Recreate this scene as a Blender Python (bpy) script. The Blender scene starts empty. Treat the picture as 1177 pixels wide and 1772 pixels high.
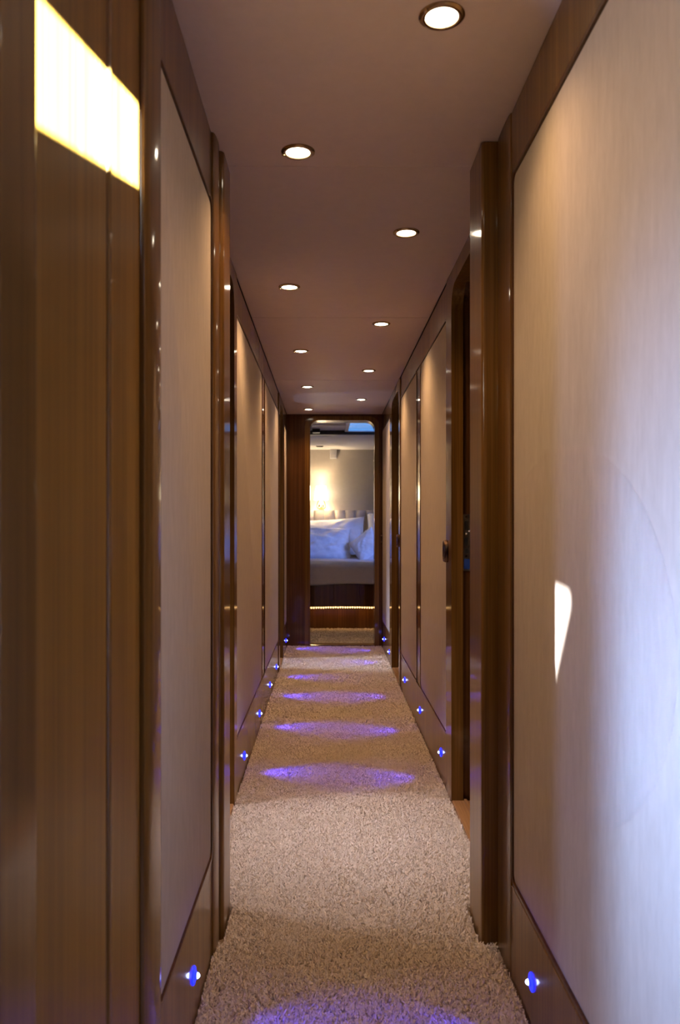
import bpy, bmesh, math, random
import numpy as np
from mathutils import Vector, Matrix, noise

random.seed(7)
rng = np.random.default_rng(7)
S = bpy.context.scene
C = S.collection

# ------------------------------------------------------------------ camera
EYE = 1.03            # eye height above the carpet
CEIL = 1.98           # ceiling height
F = 1400.0            # focal length in pixels of the 1177 x 1772 frame
cam_d = bpy.data.cameras.new('camera')
cam = bpy.data.objects.new('camera', cam_d)
C.objects.link(cam)
cam.location = (0, 0, EYE)
cam.rotation_euler = (math.pi / 2, 0, 0)
cam_d.sensor_fit = 'VERTICAL'
cam_d.sensor_height = 36.0
cam_d.lens = F / 1772 * 36.0
cam_d.shift_x = 21.5 / 1772
cam_d.shift_y = 23.0 / 1772
cam_d.clip_start = 0.02
cam_d.dof.use_dof = True
cam_d.dof.focus_distance = 3.4
cam_d.dof.aperture_fstop = 6.0
S.camera = cam

# ------------------------------------------------------------------ world, exposure
w = bpy.data.worlds.new('World')
S.world = w
w.use_nodes = True
bg = w.node_tree.nodes['Background']
bg.inputs[0].default_value = (0.55, 0.70, 1.0, 1)
bg.inputs[1].default_value = 0.6
S.view_settings.view_transform = 'Standard'
S.view_settings.look = 'None'
S.view_settings.exposure = 1.25
S.view_settings.gamma = 1.0
S.view_settings.use_curve_mapping = False

DAY = (0.55, 0.66, 1.0)
WARM = (1.0, 0.58, 0.26)


def light(name, kind, loc, energy, color, target=None, parent=None, **kw):
    d = bpy.data.lights.new(name, kind)
    d.energy = energy
    d.color = color
    for k, v in kw.items():
        setattr(d, k, v)
    o = bpy.data.objects.new(name, d)
    C.objects.link(o)
    o.location = loc
    if target is not None:
        o.rotation_euler = (Vector(target) - Vector(loc)).to_track_quat('-Z', 'Y').to_euler()
    if parent is not None:
        o.parent = parent
        o.matrix_parent_inverse = Matrix.Identity(4)
        o.location = Vector(loc) - parent.location
    return o


# sun: falls through an unseen opening added in the right wall to shape its patch
SUN_D = Vector((-1.0, 0.9, -0.30))
light('sun', 'SUN', (3, -3, 3), 135.0, (0.66, 0.86, 1.0), target=Vector((3, -3, 3)) + SUN_D, angle=0.010)

# daylight through the windows of the side cabins (area lamps on the outer walls)
def win(name, loc, tgt, sx, sy, e, col=DAY, spread=3.14):
    return light(name, 'AREA', loc, e, col, target=tgt, shape='RECTANGLE', size=sx, size_y=sy, spread=spread)

win('window_daylight_near_a', (-0.965, -0.207, EYE - 0.22), (0.42, 1.3, EYE - 0.35), 0.06, 0.40, 6.5, (0.42, 0.52, 1.0))
win('window_daylight_near_b', (-0.965, 0.075, EYE - 0.02), (0.42, 0.98, EYE - 0.28), 0.16, 0.20, 2.5, (0.36, 0.54, 1.0), 0.85)
win('window_daylight_left', (-1.34, 2.64, EYE + 0.62), (0.12, 2.66, 0.0), 0.36, 0.30, 1.45, (0.84, 0.80, 1.0), 0.75)
win('window_daylight_right', (1.44, 2.64, EYE + 0.62), (-0.05, 2.66, 0.0), 0.36, 0.30, 0.65, (0.84, 0.80, 1.0), 0.75)
win('window_daylight_left_far', (-1.34, 6.06, EYE + 0.1), (0.4, 6.2, 0.3), 0.14, 0.5, 4.5)
win('window_daylight_left_far_low', (-1.34, 6.05, EYE + 0.62), (0.25, 6.0, 0.0), 0.22, 0.3, 1.3, (0.66, 0.72, 1.0), 0.7)
win('window_daylight_right_far', (1.44, 5.65, EYE + 0.2), (0.0, 5.7, 0.0), 0.14, 0.5, 1.5)
win('window_daylight_bedroom', (1.35, 7.80, 1.35), (0.2, 9.30, 0.70), 0.7, 0.35, 1.0, (0.20, 0.33, 1.0), 0.8)
# added spot lamp standing in for the sun patch past the near jamb
GLINT = Vector((-2.35, -1.935, EYE + 0.05))
light('added_glint_spot', 'SPOT', GLINT, 4200.0, (1.0, 0.98, 1.0), target=(0.42, 1.46, EYE - 0.19),
      spot_size=math.radians(9), spot_blend=0.05, shadow_soft_size=0.012)


# ------------------------------------------------------------------ materials
def new_mat(name):
    m = bpy.data.materials.new(name)
    m.use_nodes = True
    nt = m.node_tree
    b = nt.nodes['Principled BSDF']
    return m, nt, b


def N(nt, t, **kw):
    n = nt.nodes.new(t)
    for k, v in kw.items():
        setattr(n, k, v)
    return n


def mapped(nt, scale):
    g = N(nt, 'ShaderNodeNewGeometry')
    mp = N(nt, 'ShaderNodeMapping')
    mp.inputs['Scale'].default_value = scale
    nt.links.new(g.outputs['Position'], mp.inputs['Vector'])
    return mp


def ramp(nt, fac, stops):
    r = N(nt, 'ShaderNodeValToRGB')
    while len(r.color_ramp.elements) < len(stops):
        r.color_ramp.elements.new(0.5)
    for e, (p, c) in zip(r.color_ramp.elements, stops):
        e.position = p
        e.color = (*c, 1)
    nt.links.new(fac, r.inputs['Fac'])
    return r


def wood_mat(name, dark, mid, lite, scale=(95, 95, 1.3), coat=0.7, rough=0.42, crough=0.09):
    m, nt, b = new_mat(name)
    mp = mapped(nt, scale)
    n1 = N(nt, 'ShaderNodeTexNoise')
    n1.inputs['Scale'].default_value = 1.0
    n1.inputs['Detail'].default_value = 5
    n1.inputs['Roughness'].default_value = 0.62
    nt.links.new(mp.outputs[0], n1.inputs['Vector'])
    mp2 = mapped(nt, tuple(s * 0.12 for s in scale))
    n2 = N(nt, 'ShaderNodeTexNoise')
    n2.inputs['Scale'].default_value = 1.0
    n2.inputs['Detail'].default_value = 2
    nt.links.new(mp2.outputs[0], n2.inputs['Vector'])
    oi = N(nt, 'ShaderNodeObjectInfo')
    mx = N(nt, 'ShaderNodeMath', operation='MULTIPLY_ADD')
    nt.links.new(n2.outputs['Fac'], mx.inputs[0])
    mx.inputs[1].default_value = 0.45
    nt.links.new(n1.outputs['Fac'], mx.inputs[2])
    ad = N(nt, 'ShaderNodeMath', operation='MULTIPLY_ADD')
    nt.links.new(oi.outputs['Random'], ad.inputs[0])
    ad.inputs[1].default_value = 0.12
    nt.links.new(mx.outputs[0], ad.inputs[2])
    r = ramp(nt, ad.outputs[0], [(0.52, dark), (0.78, mid), (1.02 if False else 0.99, lite)])
    nt.links.new(r.outputs[0], b.inputs['Base Color'])
    b.inputs['Roughness'].default_value = rough
    b.inputs['Specular IOR Level'].default_value = 0.15
    b.inputs['Coat Weight'].default_value = coat
    b.inputs['Coat Roughness'].default_value = crough
    b.inputs['Coat IOR'].default_value = 1.5
    bp = N(nt, 'ShaderNodeBump')
    bp.inputs['Strength'].default_value = 0.05
    bp.inputs['Distance'].default_value = 0.001
    nt.links.new(n1.outputs['Fac'], bp.inputs['Height'])
    nt.links.new(bp.outputs[0], b.inputs['Normal'])
    return m


M = {}
M['wood'] = wood_mat('varnished_wood', (0.080, 0.034, 0.006), (0.142, 0.066, 0.012), (0.215, 0.106, 0.022))
M['wood_satin'] = wood_mat('satin_wood', (0.145, 0.066, 0.009), (0.230, 0.108, 0.015), (0.30, 0.150, 0.028), coat=0.25, rough=0.5, crough=0.3)
M['wood_dark'] = wood_mat('dark_varnished_wood', (0.045, 0.015, 0.004), (0.080, 0.029, 0.007), (0.12, 0.048, 0.013))
M['sill'] = wood_mat('sill_wood', (0.22, 0.10, 0.03), (0.34, 0.17, 0.06), (0.44, 0.24, 0.09), scale=(80, 2, 80), coat=0.5, crough=0.15)


def cloth_mat(name, a, bcol, scale, rough=0.85, bump=0.25, dist=0.001, sheen=0.0):
    m, nt, b = new_mat(name)
    mp = mapped(nt, scale)
    n1 = N(nt, 'ShaderNodeTexNoise')
    n1.inputs['Scale'].default_value = 1.0
    n1.inputs['Detail'].default_value = 6
    n1.inputs['Roughness'].default_value = 0.7
    nt.links.new(mp.outputs[0], n1.inputs['Vector'])
    r = ramp(nt, n1.outputs['Fac'], [(0.30, a), (0.70, bcol)])
    nt.links.new(r.outputs[0], b.inputs['Base Color'])
    b.inputs['Roughness'].default_value = rough
    b.inputs['Specular IOR Level'].default_value = 0.2
    if sheen:
        b.inputs['Sheen Weight'].default_value = sheen
    bp = N(nt, 'ShaderNodeBump')
    bp.inputs['Strength'].default_value = bump
    bp.inputs['Distance'].default_value = dist
    nt.links.new(n1.outputs['Fac'], bp.inputs['Height'])
    nt.links.new(bp.outputs[0], b.inputs['Normal'])
    return m


M['fabric'] = cloth_mat('suede_wall_fabric', (0.52, 0.45, 0.385), (0.61, 0.535, 0.465), (60, 60, 14))
M['ceiling'] = cloth_mat('ceiling_vinyl', (0.66, 0.53, 0.50), (0.70, 0.565, 0.535), (30, 30, 30), rough=0.5, bump=0.05)
M['carpet'] = cloth_mat('shag_carpet', (0.76, 0.66, 0.54), (0.92, 0.84, 0.73), (130, 130, 130), rough=0.95, bump=0.3, dist=0.003)
M['wall_grey'] = cloth_mat('greige_wall', (0.50, 0.45, 0.41), (0.54, 0.49, 0.45), (20, 20, 20), bump=0.05)
M['white'] = cloth_mat('white_ceiling_paint', (0.80, 0.77, 0.75), (0.84, 0.81, 0.79), (10, 10, 10), bump=0.02)
M['linen'] = cloth_mat('white_bed_linen', (0.76, 0.75, 0.76), (0.84, 0.83, 0.84), (25, 25, 25), bump=0.15)
M['spread'] = cloth_mat('bedspread_cotton', (0.58, 0.55, 0.60), (0.64, 0.61, 0.66), (40, 40, 40), bump=0.2)
M['headboard'] = cloth_mat('headboard_fabric', (0.56, 0.49, 0.42), (0.63, 0.56, 0.49), (60, 60, 60), bump=0.1)


def plain(name, col, rough=0.5, metal=0.0, emit=None, strength=0.0, coat=0.0, spec=None):
    m, nt, b = new_mat(name)
    g = mapped(nt, (35, 35, 35))
    n = N(nt, 'ShaderNodeTexNoise')
    nt.links.new(g.outputs[0], n.inputs['Vector'])
    r = ramp(nt, n.outputs['Fac'], [(0.3, tuple(c * 0.93 for c in col)), (0.7, tuple(min(1, c * 1.05) for c in col))])
    nt.links.new(r.outputs[0], b.inputs['Base Color'])
    b.inputs['Roughness'].default_value = rough
    b.inputs['Metallic'].default_value = metal
    b.inputs['Coat Weight'].default_value = coat
    if emit:
        b.inputs['Emission Color'].default_value = (*emit, 1)
        b.inputs['Emission Strength'].default_value = strength
    return m


M['bronze'] = plain('bronze_ring', (0.36, 0.25, 0.13), 0.22, 1.0)
M['chrome'] = plain('chrome', (0.75, 0.74, 0.73), 0.12, 1.0)
M['steel'] = plain('brushed_steel', (0.26, 0.25, 0.25), 0.28, 1.0)
M['dark_bronze'] = plain('dark_bronze', (0.10, 0.06, 0.04), 0.22, 1.0)
M['black'] = plain('black_gap', (0.010, 0.007, 0.005), 0.6)
M['charcoal'] = plain('charcoal_trim', (0.035, 0.035, 0.045), 0.45)
M['blue_tape'] = plain('blue_sticker', (0.02, 0.07, 0.35), 0.4)
M['lens'] = plain('downlight_lens', (0.9, 0.9, 0.9), 0.4, emit=(1.0, 0.86, 0.66), strength=9.0)
M['led_core'] = plain('led_core', (0.8, 0.85, 1.0), 0.3, emit=(0.45, 0.55, 1.0), strength=5.0)
M['led_dome'] = plain('led_blue_dome', (0.05, 0.06, 0.8), 0.25, emit=(0.006, 0.012, 1.0), strength=1.7)
M['shade'] = plain('lamp_shade', (0.9, 0.85, 0.75), 0.8, emit=(1.0, 0.80, 0.50), strength=5.0)
M['rope'] = plain('rope_light_bulb', (0.9, 0.8, 0.6), 0.4, emit=(1.0, 0.55, 0.20), strength=1.8)
M['hatch'] = plain('hatch_pane', (0.10, 0.25, 0.55), 0.15, emit=(0.10, 0.30, 0.72), strength=0.42)
M['frame_white'] = plain('white_frame', (0.74, 0.72, 0.74), 0.45)
M['brass'] = plain('brass_arm', (0.55, 0.40, 0.22), 0.25, 1.0)
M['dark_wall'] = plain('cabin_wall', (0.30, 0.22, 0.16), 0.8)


# ------------------------------------------------------------------ mesh helpers
def link_mesh(name, verts, faces, mat, parent=None, smooth=False, kind=None, label=None, cat=None, group=None, origin=None):
    me = bpy.data.meshes.new(name)
    if origin is not None:
        ov = Vector(origin)
        verts = [tuple(Vector(v) - ov) for v in verts]
    me.from_pydata([tuple(v) for v in verts], [], faces)
    bm = bmesh.new()
    bm.from_mesh(me)
    bmesh.ops.remove_doubles(bm, verts=bm.verts, dist=1e-6)
    bmesh.ops.recalc_face_normals(bm, faces=bm.faces)
    bm.to_mesh(me)
    bm.free()
    me.materials.append(M[mat])
    if smooth:
        for p in me.polygons:
            p.use_smooth = True
        me.set_sharp_from_angle(angle=math.radians(38))
    o = bpy.data.objects.new(name, me)
    C.objects.link(o)
    if origin is not None:
        o.location = origin
    if parent is not None:
        o.parent = parent
        pw, q = Vector((0, 0, 0)), parent
        while q is not None:
            pw += q.location
            q = q.parent
        o.location = Vector(origin or (0, 0, 0)) - pw
    if mat in ('wood', 'wood_dark', 'sill', 'wood_satin') and smooth:
        wn = o.modifiers.new('weighted_normal', 'WEIGHTED_NORMAL')
        wn.keep_sharp = True
        wn.weight = 100
    meta(o, kind, label, cat, group)
    return o


def meta(o, kind=None, label=None, cat=None, group=None):
    if kind:
        o['kind'] = kind
    if label:
        o['label'] = label
    if cat:
        o['category'] = cat
    if group:
        o['group'] = group
    return o


def empty(name, loc=(0, 0, 0), **kw):
    o = bpy.data.objects.new(name, None)
    C.objects.link(o)
    o.location = loc
    o.empty_display_size = 0.05
    return meta(o, **kw)


class Geo:
    def __init__(self):
        self.v = []
        self.f = []

    def add(self, v, f):
        b = len(self.v)
        self.v += [tuple(p) for p in v]
        self.f += [tuple(i + b for i in q) for q in f]
        return self

    def box(self, x0, x1, y0, y1, z0, z1, bevel=0.0, seg=2):
        if bevel <= 0:
            v = [(x, y, z) for z in (z0, z1) for y in (y0, y1) for x in (x0, x1)]
            f = [(0, 1, 3, 2), (4, 6, 7, 5), (0, 4, 5, 1), (1, 5, 7, 3), (3, 7, 6, 2), (2, 6, 4, 0)]
            return self.add(v, f)
        bm = bmesh.new()
        bmesh.ops.create_cube(bm, size=1)
        for q in bm.verts:
            q.co = Vector(((x0 + x1) / 2 + q.co.x * (x1 - x0), (y0 + y1) / 2 + q.co.y * (y1 - y0), (z0 + z1) / 2 + q.co.z * (z1 - z0)))
        bmesh.ops.bevel(bm, geom=list(bm.edges), offset=bevel, segments=seg, affect='EDGES', profile=0.5)
        bm.verts.index_update()
        self.add([q.co.copy() for q in bm.verts], [[q.index for q in f.verts] for f in bm.faces])
        bm.free()
        return self

    def prism(self, prof, z0, z1):
        """profile in XY extruded along Z"""
        n = len(prof)
        v = [(x, y, z0) for x, y in prof] + [(x, y, z1) for x, y in prof]
        f = [(i, (i + 1) % n, (i + 1) % n + n, i + n) for i in range(n)]
        f += [tuple(range(n))[::-1], tuple(range(n, 2 * n))]
        return self.add(v, f)

    def prism_y(self, prof, y0, y1):
        """profile in XZ extruded along Y"""
        n = len(prof)
        v = [(x, y0, z) for x, z in prof] + [(x, y1, z) for x, z in prof]
        f = [(i, (i + 1) % n, (i + 1) % n + n, i + n) for i in range(n)]
        f += [tuple(range(n))[::-1], tuple(range(n, 2 * n))]
        return self.add(v, f)

    def ring(self, outer, inner, to3, d0, d1):
        """flat ring between two loops with equal counts, extruded from d0 to d1"""
        n = len(outer)
        v = [to3(p, d) for d in (d0, d1) for lp in (outer, inner) for p in lp]
        o0, i0, o1, i1 = 0, n, 2 * n, 3 * n
        f = []
        for k in range(n):
            j = (k + 1) % n
            f += [(o0 + k, o0 + j, i0 + j, i0 + k), (o1 + k, i1 + k, i1 + j, o1 + j),
                  (o0 + k, o1 + k, o1 + j, o0 + j), (i0 + k, i0 + j, i1 + j, i1 + k)]
        return self.add(v, f)

    def obj(self, name, mat, parent=None, **kw):
        return link_mesh(name, self.v, self.f, mat, parent, **kw)


def rrect(a0, a1, b0, b1, r, seg=6):
    """rounded rectangle; r = one radius or four (a0b0, a1b0, a1b1, a0b1)"""
    if not isinstance(r, (tuple, list)):
        r = (r,) * 4
    out = []
    cs = [(a0, b0, 1, 1, math.pi), (a1, b0, -1, 1, 1.5 * math.pi), (a1, b1, -1, -1, 0), (a0, b1, 1, -1, 0.5 * math.pi)]
    for (a, b, sa, sb, st), rr in zip(cs, r):
        for k in range(seg + 1):
            t = st + k / seg * math.pi / 2
            out.append((a + sa * rr + rr * math.cos(t), b + sb * rr + rr * math.sin(t)))
    return out


YZ = lambda p, d: (d, p[0], p[1])
XZ = lambda p, d: (p[0], d, p[1])
FL = -0.02            # floor slab top


def tube(path, r, seg=8, taper=None):
    g = Geo()
    n = len(path)
    P = [Vector(p) for p in path]
    up = Vector((0.13, 0.31, 0.94)).normalized()
    for i in range(n):
        t = (P[min(i + 1, n - 1)] - P[max(i - 1, 0)]).normalized()
        a = t.cross(up)
        if a.length < 1e-4:
            a = t.cross(Vector((1, 0, 0)))
        a.normalize()
        b = t.cross(a)
        rr = r * (taper[i] if taper else 1)
        for k in range(seg):
            th = 2 * math.pi * k / seg
            g.v.append(tuple(P[i] + a * rr * math.cos(th) + b * rr * math.sin(th)))
    for i in range(n - 1):
        for k in range(seg):
            j = (k + 1) % seg
            g.f.append((i * seg + k, i * seg + j, (i + 1) * seg + j, (i + 1) * seg + k))
    g.f.append(tuple(range(seg))[::-1])
    g.f.append(tuple(range((n - 1) * seg, n * seg)))
    return g


def lathe(prof, center, axis='z', seg=32, close=False):
    """prof = list of (radius, height) revolved about the axis through center"""
    g = Geo()
    cx, cy, cz = center
    for r, h in prof:
        for k in range(seg):
            t = 2 * math.pi * k / seg
            a, b = r * math.cos(t), r * math.sin(t)
            if axis == 'z':
                g.v.append((cx + a, cy + b, cz + h))
            elif axis == 'x':
                g.v.append((cx + h, cy + a, cz + b))
            else:
                g.v.append((cx + a, cy + h, cz + b))
    m = len(prof)
    for i in range(m - 1 if not close else m):
        i2 = (i + 1) % m
        for k in range(seg):
            j = (k + 1) % seg
            g.f.append((i * seg + k, i * seg + j, i2 * seg + j, i2 * seg + k))
    return g


# ------------------------------------------------------------------ planes of the corridor
XLN, XLF = -0.280, -0.350       # left wall: near stretch, far stretch
XRN, XRF = 0.422, 0.468         # right wall
END = 6.93                      # end bulkhead
HB = EYE + 0.805                # underside of the header boards
BB = EYE - 0.815                # top of the baseboards

# floor
Geo().box(-2.8, 2.4, -2.2, 10.1, -0.10, FL).obj('floor', 'dark_wall', kind='structure', label='deck under the cream carpet of the corridor', cat='floor')

# ceiling: slab with lining panels that meet at fine seams
ceil = Geo().box(-2.8, 0.55, -2.2, 1.7, CEIL + 0.012, CEIL + 0.10).box(-2.8, 2.4, 1.7, END + 0.12, CEIL + 0.012, CEIL + 0.10).obj(
    'ceiling', 'black', kind='structure', label='mauve beige corridor ceiling lined with plain panels', cat='ceiling')
seams = [-2.1, 0.55, 2.14, 3.70, 5.30, END]
for a, b in zip(seams[:-1], seams[1:]):
    Geo().box(-0.3485, 0.4665, a + 0.0012, b - 0.0012, CEIL, CEIL + 0.0118, 0.002, 1).obj('ceiling_panel', 'ceiling', ceil)

# ------------------------------------------------------------------ left wall
wl = Geo()
wl.box(-0.40, XLN - 0.012, 0.665, 2.19, FL, CEIL + 0.01)
wl.box(-0.45, XLF - 0.012, 3.075, 5.83, FL, CEIL + 0.01)
wl.box(-0.45, XLF - 0.012, 6.36, END, FL, CEIL + 0.01)
wl.box(-0.45, XLF - 0.012, 2.19, 3.075, EYE + 0.90, CEIL + 0.01)
wl.box(-0.45, XLF - 0.012, 5.83, 6.36, EYE + 0.90, CEIL + 0.01)
wl.box(-0.40, XLN - 0.012, -0.55, 0.665, EYE + 0.90, CEIL + 0.01)
wl.box(-0.40, XLN - 0.012, -2.1, -0.55, FL, CEIL + 0.01)
wall_left = wl.obj('wall_left', 'wood', kind='structure', label='left corridor wall of varnished wood and pale fabric panels', cat='wall')


def fabric_panel(x, sgn, y0, y1, z0, z1, wall, r=0.035, depth=0.011):
    """padded panel whose face looks along -sgn*x ; sgn=-1 left wall, +1 right wall"""
    g = Geo()
    steps = [(0.0, depth), (0.0, 0.004), (0.002, 0.001), (0.005, 0.0)]
    loops = []
    for ins, dd in steps:
        loops.append([(x + sgn * dd, p[0], p[1]) for p in rrect(y0 + ins, y1 - ins, z0 + ins, z1 - ins, r, 6)])
    n = len(loops[0])
    for lp in loops:
        g.v += lp
    for i in range(len(loops) - 1):
        for k in range(n):
            j = (k + 1) % n
            g.f.append((i * n + k, i * n + j, (i + 1) * n + j, (i + 1) * n + k))
    g.f.append(tuple(range((len(loops) - 1) * n, len(loops) * n)))
    g.f.append(tuple(range(n))[::-1])
    p = g.obj('fabric_panel', 'fabric', wall, smooth=True)
    # bead round the panel
    b = Geo().ring(rrect(y0 - 0.008, y1 + 0.008, z0 - 0.008, z1 + 0.008, r + 0.006, 6),
                   rrect(y0 - 0.001, y1 + 0.001, z0 - 0.001, z1 + 0.001, r, 6), YZ, x + sgn * 0.010, x - sgn * 0.0035)
    b.obj('panel_bead', 'wood_dark', wall)
    return p


def half_round(wall, sgn, x, y0, y1, bulge, z0, z1, name='half_round_post', mat='wood', back=0.02):
    """vertical post with a rounded face that stands proud of plane x"""
    prof = [(x + sgn * back, y0), (x + sgn * 0.0, y0)]
    n = 10
    for k in range(1, n):
        t = math.pi * k / n
        prof.append((x - sgn * bulge * math.sin(t) ** 0.7, (y0 + y1) / 2 - (y1 - y0) / 2 * math.cos(t)))
    prof += [(x, y1), (x + sgn * back, y1)]
    return Geo().prism(prof, z0, z1).obj(name, mat, wall, smooth=True)


def flat_board(wall, sgn, x, y0, y1, z0, z1, name, mat='wood', thick=0.012, bev=0.003, proud=0.0):
    xa, xb = sorted((x + sgn * thick, x - sgn * proud))
    return Geo().box(xa, xb, y0, y1, z0, z1, bev, 2).obj(name, mat, wall, smooth=True)


TOP = CEIL - 0.002
# near stretch
Geo().prism(rrect(-0.40, -0.265, 0.650, 0.7435, (0.001, 0.006, 0.010, 0.001)), FL, TOP).obj('door_post', 'wood', wall_left, smooth=True)
flat_board(wall_left, -1, XLN, 0.7445, 1.026, FL, TOP, 'wood_board', 'wood_satin')
half_round(wall_left, -1, XLN - 0.003, 1.027, 1.045, 0.006, FL, TOP, 'bead')
flat_board(wall_left, -1, XLN, 1.046, 1.205, FL, TOP, 'wood_board', 'wood_satin')
half_round(wall_left, -1, XLN, 1.207, 1.328, 0.013, FL, TOP)
fabric_panel(XLN, -1, 1.335, 1.940, BB + 0.02, EYE + 0.775, wall_left, r=0.02)
flat_board(wall_left, -1, XLN, 1.330, 1.948, EYE + 0.785, TOP, 'header_board')
half_round(wall_left, -1, XLN, 1.950, 2.045, 0.010, FL, TOP)
# far stretch
fabric_panel(XLF, -1, 3.085, 4.300, BB, HB, wall_left)
flat_board(wall_left, -1, XLF, 4.312, 4.480, BB + 0.0, HB, 'mullion')
fabric_panel(XLF, -1, 4.492, 5.735, BB, HB, wall_left)
fabric_panel(XLF, -1, 6.470, 6.90, BB, HB, wall_left)
flat_board(wall_left, -1, XLF, 3.075, 5.745, HB + 0.010, TOP, 'header_board')
flat_board(wall_left, -1, XLF, 6.46, END - 0.02, HB + 0.010, TOP, 'header_board')
flat_board(wall_left, -1, XLF, 2.20, 3.072, EYE + 0.905, TOP, 'header_board')

# ------------------------------------------------------------------ right wall (with an added opening cut to the sun patch)
def left_patch(y, z):          # point on the left wall -> point where the sun ray crosses the right wall
    t = (0.45 - (XLN)) / -SUN_D.x
    return (y - SUN_D.y * t, z - SUN_D.z * t)

wc = [left_patch(0.755, EYE + 0.378), left_patch(1.200, EYE + 0.500), left_patch(1.200, EYE + 0.625), left_patch(0.755, EYE + 0.505)]
wy0, wy1 = wc[0][0] - 0.06, wc[1][0] + 0.06
wr = Geo()
outer = [(wy0, FL), (wy1, FL), (wy1, CEIL + 0.01), (wy0, CEIL + 0.01)]
wr.ring(outer, wc, YZ, 0.448, 0.452)
wr.box(0.434, 0.53, wy1, 2.02, FL, CEIL + 0.01)
wr.box(0.434, 0.53, -2.1, wy0, FL, CEIL + 0.01)
wr.box(0.48, 0.57, 3.165, 5.20, FL, CEIL + 0.01)
wr.box(0.48, 0.57, 5.93, END, FL, CEIL + 0.01)
wr.box(0.48, 0.57, 2.17, 3.165, EYE + 0.90, CEIL + 0.01)
wr.box(0.48, 0.57, 5.20, 5.93, EYE + 0.90, CEIL + 0.01)
wall_right = wr.obj('wall_right', 'wood', kind='structure', label='right corridor wall of pale fabric panels between varnished posts', cat='wall')

fabric_panel(XRN + 0.004, 1, wy1 + 0.01, 1.853, BB, EYE + 0.800, wall_right, r=0.018)
flat_board(wall_right, 1, XRN, wy1 + 0.002, 1.857, EYE + 0.808, TOP, 'header_board')
half_round(wall_right, 1, XRN, 1.860, 1.998, 0.004, FL, TOP)
fabric_panel(XRF, 1, 3.165, 4.065, BB, HB, wall_right)
flat_board(wall_right, 1, XRF, 4.077, 4.225, BB, HB, 'mullion')
fabric_panel(XRF, 1, 4.237, 5.155, BB, HB, wall_right)
fabric_panel(XRF, 1, 6.045, 6.890, BB, HB, wall_right)
flat_board(wall_right, 1, XRF, 3.16, 5.165, HB + 0.010, TOP, 'header_board')
flat_board(wall_right, 1, XRF, 6.03, END - 0.02, HB + 0.010, TOP, 'header_board')
flat_board(wall_right, 1, XRF, 2.18, 3.157, EYE + 0.915, TOP, 'header_board')

# big square pillar on the right, slimmer rounded one on the left
Geo().prism(rrect(0.381, 0.50, 2.000, 2.168, (0.008, 0.002, 0.002, 0.004)), FL, TOP).obj(
    'trim_1', 'wood', smooth=True, kind='structure', label='square varnished wooden pillar on the right before the doorway', cat='pillar')
Geo().prism(rrect(-0.42, -0.263, 2.047, 2.195, (0.002, 0.016, 0.016, 0.002)), FL, TOP).obj(
    'trim_2', 'wood', smooth=True, kind='structure', label='rounded varnished wooden pillar on the left before the doorway', cat='pillar')

# ------------------------------------------------------------------ baseboards
def baseboard(name, sgn, runs, label):
    root = empty(name, (0, 0, 0), kind='structure', label=label, cat='baseboard')
    for x, y0, y1, top in runs:
        xa, xb = sorted((x + sgn * 0.012, x - sgn * 0.001))
        Geo().box(xa, xb, y0, y1, FL, top, 0.003, 2).obj('board', 'wood', root, smooth=True)
    return root


baseboard('baseboard_left', -1, [(XLN, 1.330, 1.948, BB + 0.010), (XLF, 3.078, 5.745, BB - 0.010), (XLF, 6.46, END - 0.02, BB - 0.010)],
          'varnished baseboard with blue lamps along the left wall')
baseboard('baseboard_right', 1, [(XRN, wy1, 1.857, BB - 0.010), (XRF, 3.16, 5.165, BB - 0.010), (XRF, 6.03, END - 0.02, BB - 0.010)],
          'varnished baseboard with blue lamps along the right wall')


# ------------------------------------------------------------------ side doorways
def doorway(name, sgn, x, y0, y1, label, near_case, far_case, ztop=EYE + 0.885, r=0.085, stop=True):
    """casing with rounded upper corners round an opening y0..y1 in plane x; reveal goes to x+sgn*0.10"""
    root = empty(name, (x, (y0 + y1) / 2, 0), kind='structure', label=label, cat='doorway')
    inn = rrect(y0, y1, FL, ztop, (0.001, 0.001, r, r), 8)
    out = rrect(y0 - near_case, y1 + far_case, FL - 0.0, min(ztop + 0.07, CEIL - 0.003), (0.001, 0.001, 0.03, 0.03), 8)
    Geo().ring(out, inn, YZ, x + sgn * 0.038, x - sgn * 0.006).obj('casing', 'wood', root, smooth=True)
    if stop:
        ins = rrect(y0 - 0.02, y1 + 0.026, FL, ztop + 0.02, (0.001, 0.001, r, r), 8)
        outs = rrect(y0 - 0.06, y1 + 0.07, FL - 0.0, CEIL - 0.01, (0.001, 0.001, 0.03, 0.03), 8)
        Geo().ring(outs, ins, YZ, x + sgn * 0.14, x + sgn * 0.038).obj('door_jamb', 'wood_dark', root, smooth=True)
    xa, xb = sorted((x - sgn * 0.004, x + sgn * 0.10))
    g = Geo().box(xa, xb, y0 + 0.001, y1 - 0.001, FL, 0.004, 0.003, 2)
    g.obj('sill', 'sill', root)
    xa, xb = sorted((x + sgn * 0.040, x + sgn * 0.052))
    Geo().box(xa, xb, y0 + 0.002, y1 - 0.002, 0.003, 0.010, 0.002, 1).obj('sill_ridge', 'sill', root)
    return root


doorway('door_1', -1, XLF, 2.20, 2.985, 'left doorway behind the rounded pillar with a wooden sill', 0.004, 0.085)
doorway('door_2', 1, XRF, 2.175, 3.020, 'right doorway behind the square pillar with a lock plate', 0.004, 0.135)
doorway('door_3', -1, XLF, 5.85, 6.27, 'left doorway nearest the end bulkhead', 0.10, 0.185)
doorway('door_4', 1, XRF, 5.26, 5.84, 'right doorway nearest the end bulkhead', 0.09, 0.185)
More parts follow.
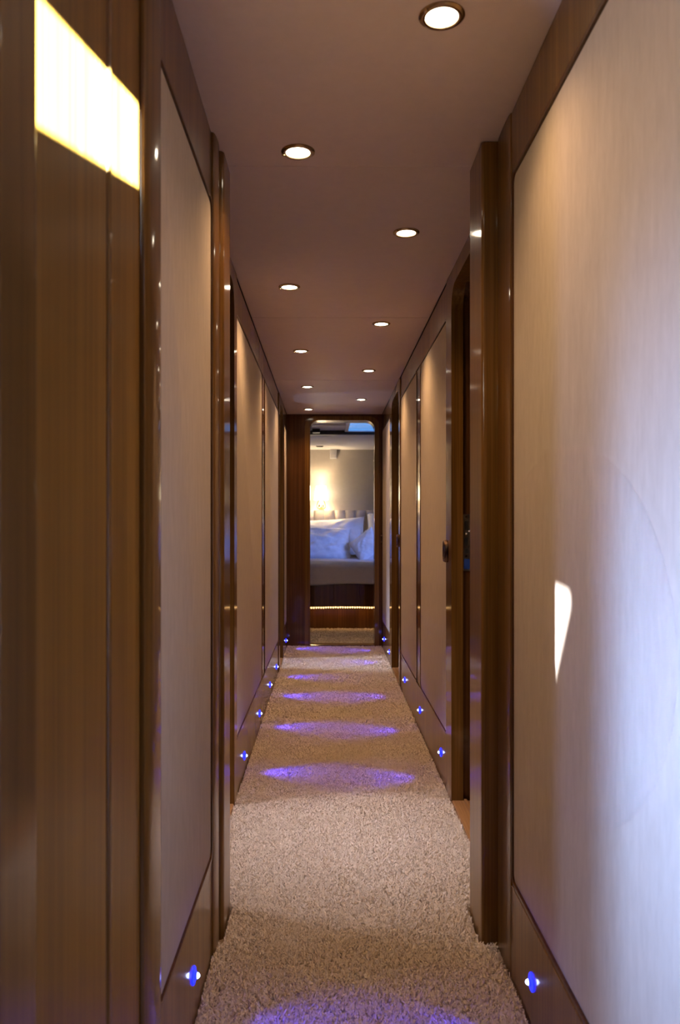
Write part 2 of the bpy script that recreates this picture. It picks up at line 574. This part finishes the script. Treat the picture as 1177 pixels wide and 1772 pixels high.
# ------------------------------------------------------------------ cabins behind the side doorways (closed boxes)
def cabin(name, x0, x1, y0, y1, sgn, label, hole=None):
    g = Geo()
    t = 0.03
    g.box(x0 - t, x1 + t, y0 - t, y0, FL, CEIL + 0.01)
    g.box(x0 - t, x1 + t, y1, y1 + t, FL, CEIL + 0.01)
    if sgn < 0:
        xa, xb = x0 - t, x0
    else:
        xa, xb = x1, x1 + t
    if hole is None:
        g.box(xa, xb, y0, y1, FL, CEIL + 0.01)
    else:
        g.ring([(y0, FL), (y1, FL), (y1, CEIL + 0.01), (y0, CEIL + 0.01)], hole, YZ, xb - 0.002, xb)
    return g.obj(name, 'dark_wall', kind='structure', label=label, cat='wall')


# unseen slot added to shape the glint, traced back from its patch
def back(p, xs):
    p = Vector(p)
    t = (xs - GLINT.x) / (p.x - GLINT.x)
    q = GLINT + (p - GLINT) * t
    return (q.y, q.z)

XW = 0.4255
gl = [(XW, 1.418, EYE - 0.143), (XW, 1.60, EYE - 0.420), (XW, 1.60, EYE - 0.105), (XW, 1.421, EYE - 0.118)]
cabin('wall_cabin_near_left', -1.0, -0.41, -0.75, 1.0, -1, 'unseen outer wall of the cabin beside the camera, slotted for the glint', hole=[back(p, -1.0) for p in gl])
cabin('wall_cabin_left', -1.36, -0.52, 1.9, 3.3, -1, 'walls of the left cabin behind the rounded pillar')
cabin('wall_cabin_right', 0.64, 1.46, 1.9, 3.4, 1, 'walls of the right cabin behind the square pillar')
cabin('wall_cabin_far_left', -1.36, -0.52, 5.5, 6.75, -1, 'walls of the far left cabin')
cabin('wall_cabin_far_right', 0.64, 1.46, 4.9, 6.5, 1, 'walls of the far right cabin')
Geo().box(-0.45, 0.57, -2.14, -2.1, FL, CEIL + 0.01).obj('wall_back', 'dark_wall', kind='structure', label='wall closing the corridor behind the camera', cat='wall')

# ------------------------------------------------------------------ end bulkhead with the rounded doorway
OX0, OX1, OZ = -0.150, 0.402, EYE + 0.897
we = Geo()
inn = rrect(OX0 - 0.01, OX1 + 0.01, FL, OZ + 0.01, (0.001, 0.001, 0.085, 0.085), 8)
out = rrect(-0.45, 0.57, FL, CEIL + 0.01, (0.001,) * 4, 8)
we.ring(out, inn, XZ, END, END + 0.10)
wall_end = we.obj('wall_end', 'wood_dark', kind='structure', smooth=True, label='dark wooden bulkhead at the end of the corridor', cat='wall')
door5 = empty('door_5', ((OX0 + OX1) / 2, END, 0), kind='structure', label='rounded wooden doorway into the bedroom at the corridor end', cat='doorway')
inn = rrect(OX0, OX1, FL, OZ, (0.001, 0.001, 0.075, 0.075), 8)
out = rrect(OX0 - 0.045, OX1 + 0.045, FL, OZ + 0.035, (0.001, 0.001, 0.095, 0.095), 8)
Geo().ring(out, inn, XZ, END + 0.13, END - 0.018).obj('casing', 'wood', door5, smooth=True)
inn2 = rrect(OX0 - 0.004, OX1 + 0.004, FL, OZ + 0.004, (0.001, 0.001, 0.07, 0.07), 8)
out2 = rrect(OX0 - 0.03, OX1 + 0.03, FL, OZ + 0.03, (0.001, 0.001, 0.09, 0.09), 8)
Geo().ring(out2, inn2, XZ, END + 0.20, END + 0.131).obj('door_seal', 'charcoal', door5, smooth=True)
Geo().box(OX0, OX1, END - 0.01, END + 0.10, FL, 0.008, 0.003, 1).obj('sill', 'wood_dark', door5)
# corner strips where bulkhead meets the side walls
Geo().box(XRF - 0.03, XRF - 0.002, END - 0.02, END - 0.001, FL, TOP, 0.004, 2).obj('corner_strip', 'wood_dark', wall_end, smooth=True)

# ------------------------------------------------------------------ downlights
def downlight(x, y, label, screw_ang):
    root = empty('downlight', (x, y, CEIL), label=label, cat='downlight', group='recessed ceiling downlights')
    R = 0.043
    prof = [(0.030, -0.0005), (0.031, -0.0045), (0.034, -0.0058), (0.039, -0.0050), (R, -0.002), (R, 0.0)]
    lathe(prof, (x, y, CEIL), seg=36).obj('ring', 'bronze', root, smooth=True)
    lens = [(0.0301, -0.0022), (0.024, -0.0040), (0.014, -0.0052), (0.0, -0.0055)]
    lathe(lens, (x, y, CEIL), seg=28).obj('lens', 'lens', root, smooth=True)
    sx, sy = x + 0.0385 * math.cos(screw_ang), y + 0.0385 * math.sin(screw_ang)
    lathe([(0.0045, -0.002), (0.0042, -0.0075), (0.0, -0.0085)], (sx, sy, CEIL), seg=10).obj('screw', 'brass', root, smooth=True)
    light('downlight_beam', 'SPOT', (x, y, CEIL - 0.012), DOWN_E * (0.68 if y < 1.6 else 1.0), WARM, target=(x, y, 0), parent=root,
          spot_size=math.radians(128), spot_blend=0.9, shadow_soft_size=0.028)
    return root


DOWN_E = 6.6
spots = [
    (0.213, 1.508, 'largest and nearest lit ceiling downlight, at the top edge'),
    (-0.075, 2.056, 'lit bronze-ringed downlight beside the first ceiling seam'),
    (0.255, 2.623, 'second lit downlight of the right-hand ceiling row'),
    (-0.152, 3.220, 'lit ceiling downlight opposite the left doorway casing'),
    (0.253, 3.810, 'third lit downlight of the right-hand ceiling row'),
    (-0.145, 4.404, 'third lit downlight of the left-hand ceiling row'),
    (0.252, 4.963, 'fourth lit downlight of the right-hand ceiling row'),
    (-0.139, 5.540, 'fourth lit downlight of the left-hand ceiling row'),
    (0.253, 6.100, 'farthest lit downlight of the right-hand ceiling row'),
    (-0.156, 6.617, 'tiny lit downlight just before the end doorway, above its left side'),
]
for i, (x, y, lb) in enumerate(spots):
    downlight(x, y, lb, math.radians(215 if i % 2 == 0 else 170))


# ------------------------------------------------------------------ blue step lights in the baseboards
def step_light(sgn, x, y, z, label):
    root = empty('step_light', (x, y, z), label=label, cat='step light', group='blue baseboard lamps')
    # round rim glowing blue to stand in for a halo, round dome, bright core
    g = Geo()
    R, r = 0.0185, 0.010
    n = 24
    loops = []
    for rad, d in ((R, 0.0), (R, 0.002), (R * 0.9, 0.0036), (r, 0.0036), (r, 0.001)):
        loops.append([(x - sgn * d, y + rad * math.cos(2 * math.pi * k / n), z + rad * math.sin(2 * math.pi * k / n)) for k in range(n)])
    for lp in loops:
        g.v += lp
    for i in range(len(loops) - 1):
        for k in range(n):
            j = (k + 1) % n
            g.f.append((i * n + k, i * n + j, (i + 1) * n + j, (i + 1) * n + k))
    g.obj('halo_rim', 'led_dome', root, smooth=True)
    lathe([(r, -sgn * 0.001), (r * 0.9, -sgn * 0.005), (r * 0.6, -sgn * 0.0085), (r * 0.35, -sgn * 0.0098)], (x, y, z), axis='x', seg=20).obj('dome', 'led_dome', root, smooth=True)
    lathe([(r * 0.62, -sgn * 0.0082), (r * 0.45, -sgn * 0.0115), (r * 0.2, -sgn * 0.0135), (0.0, -sgn * 0.014)], (x, y, z), axis='x', seg=16).obj('core', 'led_core', root, smooth=True)
    light('step_light_beam', 'SPOT', (x - sgn * 0.018, y, z), (1.7 if y < 2 else 3.2), (0.055, 0.04, 1.0), target=(x - sgn * 0.40, y - 0.06, z - 0.10), parent=root,
          spot_size=math.radians(70), spot_blend=1.0, shadow_soft_size=0.006)
    return root


for x, y, z, lb in [(XLN, 1.680, EYE - 0.935, 'blue lamp in the left baseboard nearest the camera'),
                    (XLF, 3.390, EYE - 0.965, 'blue lamp in the left baseboard just past the sill'),
                    (XLF, 4.150, EYE - 0.965, 'blue lamp in the left baseboard, third from the camera'),
                    (XLF, 4.900, EYE - 0.965, 'blue lamp in the left baseboard, fourth from the camera'),
                    (XLF, 5.520, EYE - 0.965, 'blue lamp at the far end of the long left baseboard'),
                    (XLF, 6.780, EYE - 0.965, 'blue lamp in the left corner by the end bulkhead')]:
    step_light(-1, x + 0.001, y, z, lb)
for x, y, z, lb in [(XRN, 1.665, EYE - 0.940, 'blue lamp in the right baseboard nearest the camera'),
                    (XRF, 3.330, EYE - 0.934, 'blue lamp in the right baseboard just past the doorway'),
                    (XRF, 4.090, EYE - 0.934, 'blue lamp in the right baseboard, third from the camera'),
                    (XRF, 4.890, EYE - 0.934, 'blue lamp in the right baseboard before the far doorway'),
                    (XRF, 6.110, EYE - 0.955, 'blue lamp in the right baseboard just past the far doorway'),
                    (XRF, 6.680, EYE - 0.940, 'blue lamp in the right corner by the end bulkhead')]:
    step_light(1, x - 0.001, y, z, lb)

# ------------------------------------------------------------------ lock plate on the right jamb
ly = 3.0458
lx = 0.5225
lp = empty('lock_plate', (lx, ly, EYE - 0.06), label='steel lock plate with a blue sticker on the right doorway jamb', cat='lock plate')
Geo().prism_y(rrect(lx - 0.0115, lx + 0.0145, EYE - 0.172, EYE + 0.042, 0.004, 4), ly - 0.003, ly).obj('plate', 'steel', lp)
for z0, z1 in ((-0.018, 0.016), (-0.078, -0.046), (-0.106, -0.088)):
    Geo().prism_y(rrect(lx - 0.0065, lx + 0.0065, EYE + z0, EYE + z1, 0.003, 4), ly - 0.0038, ly - 0.0031).obj('slot', 'black', lp)
for z in (0.031, -0.116):
    lathe([(0.0045, 0.0), (0.004, -0.002), (0.0, -0.0025)], (lx, ly - 0.003, EYE + z), axis='y', seg=10).obj('screw', 'dark_bronze', lp, smooth=True)
for dx, z in ((-0.002, -0.032), (0.0095, -0.022)):
    lathe([(0.0055, 0.0), (0.005, -0.004), (0.003, -0.0065), (0.0, -0.0075)], (lx + dx, ly - 0.003, EYE + z), axis='y', seg=14).obj('latch', 'chrome', lp, smooth=True)
Geo().prism_y(rrect(lx - 0.0095, lx + 0.0125, EYE - 0.165, EYE - 0.126, 0.003, 4), ly - 0.0042, ly - 0.0031).obj('sticker', 'blue_tape', lp)


# ------------------------------------------------------------------ oval door pulls on the right wall
def door_pull(x, y, z, hy, hz, label):
    root = empty('door_pull', (x, y, z), label=label, cat='door handle', group='oval door pulls on the right wall')
    n = 28
    g = Geo()
    lo = [(1.0, 0.0), (1.0, 0.010), (0.90, 0.016), (0.72, 0.016), (0.64, 0.010), (0.60, 0.002)]
    for s, d in lo:
        for k in range(n):
            t = 2 * math.pi * k / n
            ex = 0.75
            cy = math.copysign(abs(math.cos(t)) ** ex, math.cos(t))
            cz = math.copysign(abs(math.sin(t)) ** ex, math.sin(t))
            m = hy * (1 - s)
            g.v.append((x - d, y + (hy - m) * cy, z + (hz - m) * cz))
    for i in range(len(lo) - 1):
        for k in range(n):
            j = (k + 1) % n
            g.f.append((i * n + k, i * n + j, (i + 1) * n + j, (i + 1) * n + k))
    g.obj('ring', 'dark_bronze', root, smooth=True)
    b = len(lo) - 1
    cup = g.v[b * n:(b + 1) * n]
    c2 = [(x + 0.001, y + (p[1] - y) * 0.9, z + (p[2] - z) * 0.95) for p in cup]
    q = Geo()
    q.v = list(cup) + c2
    q.f = [(k, (k + 1) % n, (k + 1) % n + n, k + n) for k in range(n)] + [tuple(range(n, 2 * n))]
    q.obj('cup', 'dark_bronze', root, smooth=True)
    return root


door_pull(XRF - 0.006, 3.115, EYE - 0.100, 0.028, 0.043, 'dark oval door pull on the casing past the square pillar')
door_pull(XRF - 0.006, 5.215, EYE - 0.100, 0.024, 0.042, 'small bronze door pull by the far right doorway')
door_pull(XRF - 0.001, 6.965 - 0.09, EYE - 0.115, 0.018, 0.040, 'tiny dark door pull in the right corner by the end bulkhead')

# ------------------------------------------------------------------ carpet
def carpet(name, rects, label, group=None):
    """rects: (x0,x1,y0,y1,density per m2, width, length) -> bent ribbons on a backing"""
    V, Q = [], []
    base = 0
    for x0, x1, y0, y1, dens, wd, ln in rects:
        n = int((x1 - x0) * (y1 - y0) * dens)
        px = rng.uniform(x0, x1, n)
        py = rng.uniform(y0, y1, n)
        a = rng.uniform(0, 2 * math.pi, n)
        L = ln * rng.uniform(0.7, 1.25, n)
        W = wd * rng.uniform(0.75, 1.25, n)
        dx, dy = np.cos(a), np.sin(a)
        tw = a + math.pi / 2 + rng.uniform(-0.9, 0.9, n)
        wx, wy = np.cos(tw) * W / 2, np.sin(tw) * W / 2
        h1 = 0.010 * rng.uniform(0.8, 1.2, n)
        h2 = 0.016 * rng.uniform(0.6, 1.25, n)
        s1, s2 = 0.18, 0.62
        bad = (px + dx * L * s2 < x0) | (px + dx * L * s2 > x1)
        dx = np.where(bad, -dx, dx)
        pts = []
        for s, h, wf in ((0, -0.001, 0.9), (s1, h1, 1.0), (s2, h2, 0.8)):
            cx, cy, cz = px + dx * L * s, py + dy * L * s, FL + 0.003 + h
            tilt = rng.uniform(-0.35, 0.35, n) * W
            pts.append(np.stack([cx - wx * wf, cy - wy * wf, cz - tilt * 0.5], 1))
            pts.append(np.stack([cx + wx * wf, cy + wy * wf, cz + tilt * 0.5], 1))
        v = np.stack(pts, 1).reshape(-1, 3)
        k = np.arange(n) * 6 + base
        q = np.concatenate([np.stack([k, k + 1, k + 3, k + 2], 1), np.stack([k + 2, k + 3, k + 5, k + 4], 1)])
        V.append(v)
        Q.append(q)
        base += n * 6
        # backing
        b = np.array([[x0, y0, FL + 0.003], [x1, y0, FL + 0.003], [x1, y1, FL + 0.003], [x0, y1, FL + 0.003]])
        V.append(b)
        Q.append(np.array([[base, base + 1, base + 2, base + 3]]))
        base += 4
    V = np.concatenate(V).astype(np.float32)
    Q = np.concatenate(Q).astype(np.int32)
    me = bpy.data.meshes.new(name)
    me.vertices.add(len(V))
    me.vertices.foreach_set('co', V.ravel())
    me.loops.add(Q.size)
    me.loops.foreach_set('vertex_index', Q.ravel())
    me.polygons.add(len(Q))
    me.polygons.foreach_set('loop_start', np.arange(len(Q), dtype=np.int32) * 4)
    me.polygons.foreach_set('use_smooth', np.ones(len(Q), dtype=bool))
    me.update(calc_edges=True)
    me.validate()
    me.materials.append(M['carpet'])
    o = bpy.data.objects.new(name, me)
    C.objects.link(o)
    return meta(o, 'stuff', label, 'carpet', group)


xl, xr = XLN + 0.003, XRN - 0.003
fl, fr = XLF + 0.004, XRF - 0.004
carpet('carpet', [
    (xl, xr, -2.0, 1.45, 1200, 0.008, 0.03),
    (xl, xr, 1.45, 1.995, 140000, 0.0028, 0.0165),
    (XLN + 0.02, 0.378, 1.995, 2.20, 140000, 0.0028, 0.0165),
    (fl, fr, 2.20, 2.85, 115000, 0.0030, 0.0165),
    (fl, fr, 2.85, 4.2, 80000, 0.0036, 0.018),
    (fl, fr, 4.2, END - 0.012, 45000, 0.0048, 0.022),
], 'cream shag carpet running the length of the corridor')
carpet('bedroom_carpet', [(-1.2, 2.0, END + 0.14, 8.105, 22000, 0.007, 0.024)], 'cream carpet in the bedroom between doorway and bed')

# ------------------------------------------------------------------ bedroom
HEAD = 9.90
BC = CEIL - 0.005
Geo().box(-1.35, 2.2, HEAD, HEAD + 0.06, FL, 2.12).obj('wall_bedroom_head', 'wall_grey', kind='structure', label='plain greige wall behind the bed', cat='wall')
Geo().box(-1.41, -1.35, END + 0.10, HEAD + 0.06, FL, 2.12).obj('wall_bedroom_left', 'wall_grey', kind='structure', label='left wall of the bedroom', cat='wall')
Geo().box(2.2, 2.26, END + 0.10, HEAD + 0.06, FL, 2.12).obj('wall_bedroom_right', 'wall_grey', kind='structure', label='right wall of the bedroom', cat='wall')
we2 = Geo().box(-1.35, -0.46, END + 0.04, END + 0.10, FL, 2.12).box(0.58, 2.2, END + 0.04, END + 0.10, FL, 2.12)
we2.obj('wall_bedroom_front', 'wall_grey', kind='structure', label='bedroom side of the end bulkhead', cat='wall')
cb = Geo()
cb.box(-1.41, 2.26, END + 0.11, 8.16, EYE + 0.955, EYE + 1.05)
cb.box(-1.41, 2.26, 8.16, HEAD + 0.06, EYE + 0.925, EYE + 1.05)
ceil_b = cb.obj('ceiling_bedroom', 'white', kind='structure', label='white stepped bedroom ceiling seen through the doorway', cat='ceiling')
Geo().box(-1.35, 2.2, 8.13, 8.175, EYE + 0.912, EYE + 0.952, 0.004, 1).obj('step_trim', 'charcoal', ceil_b)
Geo().box(-1.35, 0.175, 7.66, 7.70, EYE + 0.944, EYE + 0.956, 0.003, 1).obj('ceiling_rib', 'frame_white', ceil_b)

h = empty('ceiling_hatch', (0.45, 7.72, EYE + 0.955), label='blue skylight hatch in the bedroom ceiling', cat='hatch')
Geo().ring(rrect(0.17, 0.75, 7.28, 8.12, 0.04), rrect(0.205, 0.715, 7.315, 8.085, 0.03), lambda p, d: (p[0], p[1], d), EYE + 0.935, EYE + 0.954).obj('hatch_frame', 'frame_white', h, smooth=True)
Geo().box(0.203, 0.717, 7.313, 8.087, EYE + 0.945, EYE + 0.9535).obj('hatch_pane', 'hatch', h)

fx = empty('ceiling_speaker', (-0.10, 8.03, EYE + 0.955), label='small dark box under the bedroom ceiling, left of the hatch', cat='speaker')
Geo().box(-0.150, -0.075, 7.99, 8.09, EYE + 0.918, EYE + 0.954, 0.004, 2).obj('housing', 'charcoal', fx)
Geo().box(-0.143, -0.082, 7.984, 7.989, EYE + 0.924, EYE + 0.948, 0.001, 1).obj('grille', 'black', fx)

bx = empty('wall_bracket', (0.068, HEAD, EYE + 0.83), label='white box hanging from the ceiling on the bedroom wall', cat='bracket')
Geo().box(0.028, 0.112, HEAD - 0.075, HEAD - 0.001, EYE + 0.812, EYE + 0.9245, 0.006, 2).obj('housing', 'frame_white', bx, smooth=True)
Geo().box(0.034, 0.106, HEAD - 0.078, HEAD - 0.0755, EYE + 0.820, EYE + 0.86, 0.001, 1).obj('cover', 'white', bx)

vt = empty('ceiling_vent', (-0.092, 9.46, EYE + 0.925), label='small dark slotted vent in the bedroom ceiling', cat='vent')
Geo().ring(rrect(-0.135, -0.05, 9.41, 9.52, 0.01), rrect(-0.125, -0.06, 9.42, 9.51, 0.008), lambda p, d: (p[0], p[1], d), EYE + 0.919, EYE + 0.9245).obj('frame', 'steel', vt)
for k in range(4):
    Geo().box(-0.126, -0.059, 9.425 + k * 0.022, 9.438 + k * 0.022, EYE + 0.920, EYE + 0.924).obj('slat', 'charcoal', vt)

# bed -------------------------------------------------------------------
BX0, BX1, BY0, BY1 = -0.46, 1.36, 8.0, 9.78
bed = empty('bed', ((BX0 + BX1) / 2, BY0, 0), label='wide bed with dark wooden base and tufted headboard', cat='bed')
Geo().box(BX0, BX1, BY0 + 0.02, BY1, 0.225, 0.47, 0.006, 1).obj('base', 'wood_dark', bed)
for a, b in zip(np.linspace(BX0, BX1, 8)[:-1], np.linspace(BX0, BX1, 8)[1:]):
    Geo().box(a + 0.0015, b - 0.0015, BY0 + 0.008, BY0 + 0.0195, 0.228, 0.468, 0.002, 1).obj('base_panel', 'wood_dark', bed)
Geo().box(BX0 + 0.1, BX1 - 0.1, BY0 + 0.12, BY1, FL, 0.225).obj('plinth', 'wood_dark', bed)

# bedspread over the mattress: rounded front edge, hem hangs a little unevenly
g = Geo()
nx = 60
prof = []
MT = EYE - 0.382
for k in range(6):
    prof.append((BY0 - 0.018, 0.0, k / 5))                 # front drop, resolved below
rows = []
for i in range(nx + 1):
    x = BX0 - 0.02 + (BX1 - BX0 + 0.04) * i / nx
    hem = 0.446 + 0.006 * math.tanh((x - 0.05) * 6) + 0.004 * math.sin(x * 9)
    col = []
    for k in range(9):
        t = k / 8
        z = hem + (MT - 0.045 - hem) * t
        y = BY0 - 0.020 + 0.006 * math.sin(x * 23 + 1.3) * (1 - t) + 0.004 * noise.noise(Vector((x * 7, t * 2, 3)))
        col.append((x, y, z))
    for k in range(1, 7):
        t = k / 6 * math.pi / 2
        col.append((x, BY0 - 0.020 + 0.045 * (1 - math.cos(t)), MT - 0.045 + 0.045 * math.sin(t)))
    for k in range(1, 15):
        y = BY0 + 0.025 + (BY1 - BY0 - 0.03) * k / 14
        z = MT + 0.010 * noise.noise(Vector((x * 4, y * 4, 0.5))) + 0.006 * noise.noise(Vector((x * 11, y * 9, 2.5)))
        col.append((x, y, z))
    rows.append(col)
m = len(rows[0])
for c in rows:
    g.v += c
for i in range(nx):
    for k in range(m - 1):
        g.f.append((i * m + k, (i + 1) * m + k, (i + 1) * m + k + 1, i * m + k + 1))
bs = g.obj('bedspread', 'spread', bed, smooth=True)
sol = bs.modifiers.new('thickness', 'SOLIDIFY')
sol.thickness = 0.008
sol.offset = -1
Geo().box(BX0 + 0.01, BX1 - 0.01, BY0 + 0.005, BY1, 0.471, MT - 0.03, 0.03, 3).obj('mattress', 'linen', bed, smooth=True)

# headboard of tufted pads
HBT = EYE + 0.180
hb = Geo().box(BX0 - 0.05, BX1 + 0.05, 9.825, HEAD - 0.001, FL, HBT - 0.004, 0.01, 2).obj('headboard', 'headboard', bed, smooth=True)
PW, PH = 0.127, 0.165
def pad_verts(cx, cz):
    q = Geo()
    n = 7
    for i in range(n):
        for j in range(n):
            u, v = -1 + 2 * i / (n - 1), -1 + 2 * j / (n - 1)
            bul = 0.030 * ((1 - abs(u) ** 3.0) * (1 - abs(v) ** 3.0)) ** 0.5
            q.v.append((cx + u * PW / 2, 9.826 - bul, cz + v * PH / 2))
    for i in range(n - 1):
        for j in range(n - 1):
            q.f.append((i * n + j, (i + 1) * n + j, (i + 1) * n + j + 1, i * n + j + 1))
    return q
npx = int((BX1 - BX0 + 0.1) / PW)
x00 = 0.148 - PW * 4.5
for r_ in range(3):
    for c_ in range(npx):
        cx = x00 + (c_ + 0.5) * PW - 0.0
        cz = HBT - PH * (r_ + 0.30)
        if cx + PW / 2 > BX1 + 0.05:
            continue
        pad_verts(cx, min(cz, 99)).obj('tuft_pad', 'headboard', hb, smooth=True) if r_ > 0 else None
        if r_ == 0:
            q = pad_verts(cx, cz)
            q.v = [(a, b, min(c, HBT)) for a, b, c in q.v]
            q.obj('tuft_pad', 'headboard', hb, smooth=True)

# rope light under the bed front
rl = empty('rope_light', ((BX0 + BX1) / 2, BY0 + 0.05, 0.21), label='string of tiny amber bulbs under the bed front edge', cat='rope light')
tube([(x, BY0 + 0.045, 0.2185 + 0.002 * math.sin(x * 8)) for x in np.linspace(BX0 + 0.05, BX1 - 0.05, 40)], 0.005, 6).obj('cable', 'frame_white', rl)
g = Geo()
for x in np.arange(BX0 + 0.06, BX1 - 0.06, 0.024):
    zc = 0.2120 + 0.002 * math.sin(x * 8) + 0.0012 * random.uniform(-1, 1)
    s = lathe([(0.0, -0.0085), (0.0062, -0.006), (0.0085, 0.0), (0.0062, 0.006), (0.0, 0.0085)], (x, BY0 + 0.038, zc), seg=8)
    g.add(s.v, s.f)
bo = g.obj('bulbs', 'rope', rl, smooth=True)
bo['kind'] = 'stuff'
light('rope_light_glow', 'AREA', (0.45, BY0 + 0.05, 0.200), 0.30, (1.0, 0.55, 0.18), target=(0.45, BY0 + 0.07, 0.0), parent=rl, shape='RECTANGLE', size=1.7, size_y=0.02)


# pillows ------------------------------------------------------------------
def pillow(name, loc, hw, hh, th, rot, seed, label, flange=0.0, group=None, wr=1.0, sub=34):
    me_v, f = [], []
    n = sub
    for side in (1, -1):
        for i in range(n + 1):
            for j in range(n + 1):
                u, v = -1 + 2 * i / n, -1 + 2 * j / n
                uu = u * (1 - 0.055 * (1 - v * v) * abs(u) ** 4) 
                vv = v * (1 - 0.075 * (1 - u * u) * abs(v) ** 4)
                b = max(0.0, (1 - abs(u) ** 3.2) * (1 - abs(v) ** 2.8)) ** 0.55
                z = th * b
                if b > 0:
                    q = Vector((u * 2.2 + v * 1.4 + seed, v * 1.1 - u * 0.9, seed * 1.7))
                    z += wr * 0.020 * b ** 0.5 * noise.noise(Vector((q.x * 1.3, q.y * 3.4, q.z)))
                    z += wr * 0.010 * b ** 0.5 * noise.noise(Vector((q.x * 4.2, q.y * 2.0, q.z + 4)))
                me_v.append((uu * hw, vv * hh, side * max(z, 0.0)))
    off = (n + 1) * (n + 1)
    for s in (0, 1):
        for i in range(n):
            for j in range(n):
                a = s * off + i * (n + 1) + j
                f.append((a, a + n + 1, a + n + 2, a + 1))
    o = link_mesh(name, me_v, f, 'linen', smooth=False, label=label, cat='pillow' if name != 'cushion' else 'cushion', group=group)
    for p in o.data.polygons:
        p.use_smooth = True
    o.location = loc
    o.rotation_euler = rot
    # piped seam round the edge
    pth = []
    for k in range(80):
        s = k / 80 * 4
        e, t = int(s), (s - int(s)) * 2 - 1
        u, v = [(t, -1), (1, t), (-t, 1), (-1, -t)][e]
        uu = u * (1 - 0.055 * (1 - v * v) * abs(u) ** 4)
        vv = v * (1 - 0.075 * (1 - u * u) * abs(v) ** 4)
        pth.append((uu * hw, vv * hh, 0))
    pth.append(pth[0])
    t_ = tube(pth, 0.004, 6)
    c = link_mesh('piping', t_.v, t_.f, 'linen', None, smooth=True)
    c.parent = o
    return o


tilt = math.radians(62)
pillow('pillow', (-0.02, 9.63, MT + 0.235), 0.47, 0.240, 0.095, (math.radians(68), math.radians(-3), 0), 3.1, 'white pillow leaning on the headboard under the sconce', wr=1.2)
pillow('pillow', (-0.10, 9.36, MT + 0.170), 0.375, 0.215, 0.105, (math.radians(58), math.radians(2), math.radians(3)), 8.4, 'large creased white pillow in front, catching blue daylight', wr=1.7)
pillow('pillow', (0.88, 9.60, MT + 0.255), 0.42, 0.265, 0.095, (math.radians(73), math.radians(3), 0), 5.2, 'white pillow at the right, partly hidden by the doorway', wr=1.2)
pillow('pillow', (0.76, 9.40, MT + 0.155), 0.33, 0.195, 0.10, (math.radians(58), 0, math.radians(-3)), 9.9, 'white pillow behind the small cushion', wr=1.5)
pillow('cushion', (0.435, 9.10, MT + 0.160), 0.165, 0.165, 0.060, (math.radians(56), math.radians(-38), math.radians(-8)), 1.3, 'small square white cushion tipped on its corner', wr=0.4)

# sconce ------------------------------------------------------------------
SX, SY, SZ = -0.078, 9.77, EYE + 0.39
sc = empty('wall_sconce', (SX, HEAD, SZ - 0.1), label='glowing wall sconce with pale shade above the headboard', cat='wall lamp')
shp = [(0.060, 0.085), (0.088, -0.085)]
th_ = 0.002
lathe([(0.060, 0.085), (0.088, -0.085), (0.086, -0.085), (0.058, 0.085)], (SX, SY, SZ), seg=32, close=True).obj('shade', 'shade', sc, smooth=True)
lathe([(0.035, 0.0), (0.035, -0.010), (0.028, -0.016), (0.0, -0.018)], (SX, HEAD - 0.001, SZ - 0.16), axis='y', seg=20).obj('backplate', 'brass', sc, smooth=True)
for s in (-1, 1):
    pts = []
    for k in range(18):
        t = k / 17
        pts.append((SX + s * (0.045 * math.sin(t * math.pi) + 0.006), HEAD - 0.018 - 0.112 * t, SZ - 0.16 - 0.030 * math.sin(t * math.pi * 1.5) + 0.075 * t ** 2))
    tube(pts, 0.006, 8).obj('arm', 'brass', sc, smooth=True)
tube([(SX, SY, SZ - 0.10), (SX, SY, SZ - 0.02)], 0.012, 10).obj('socket', 'frame_white', sc, smooth=True)
light('sconce_bulb', 'POINT', (SX, SY, SZ + 0.01), 3.4, (1.0, 0.74, 0.44), parent=sc, shadow_soft_size=0.012)
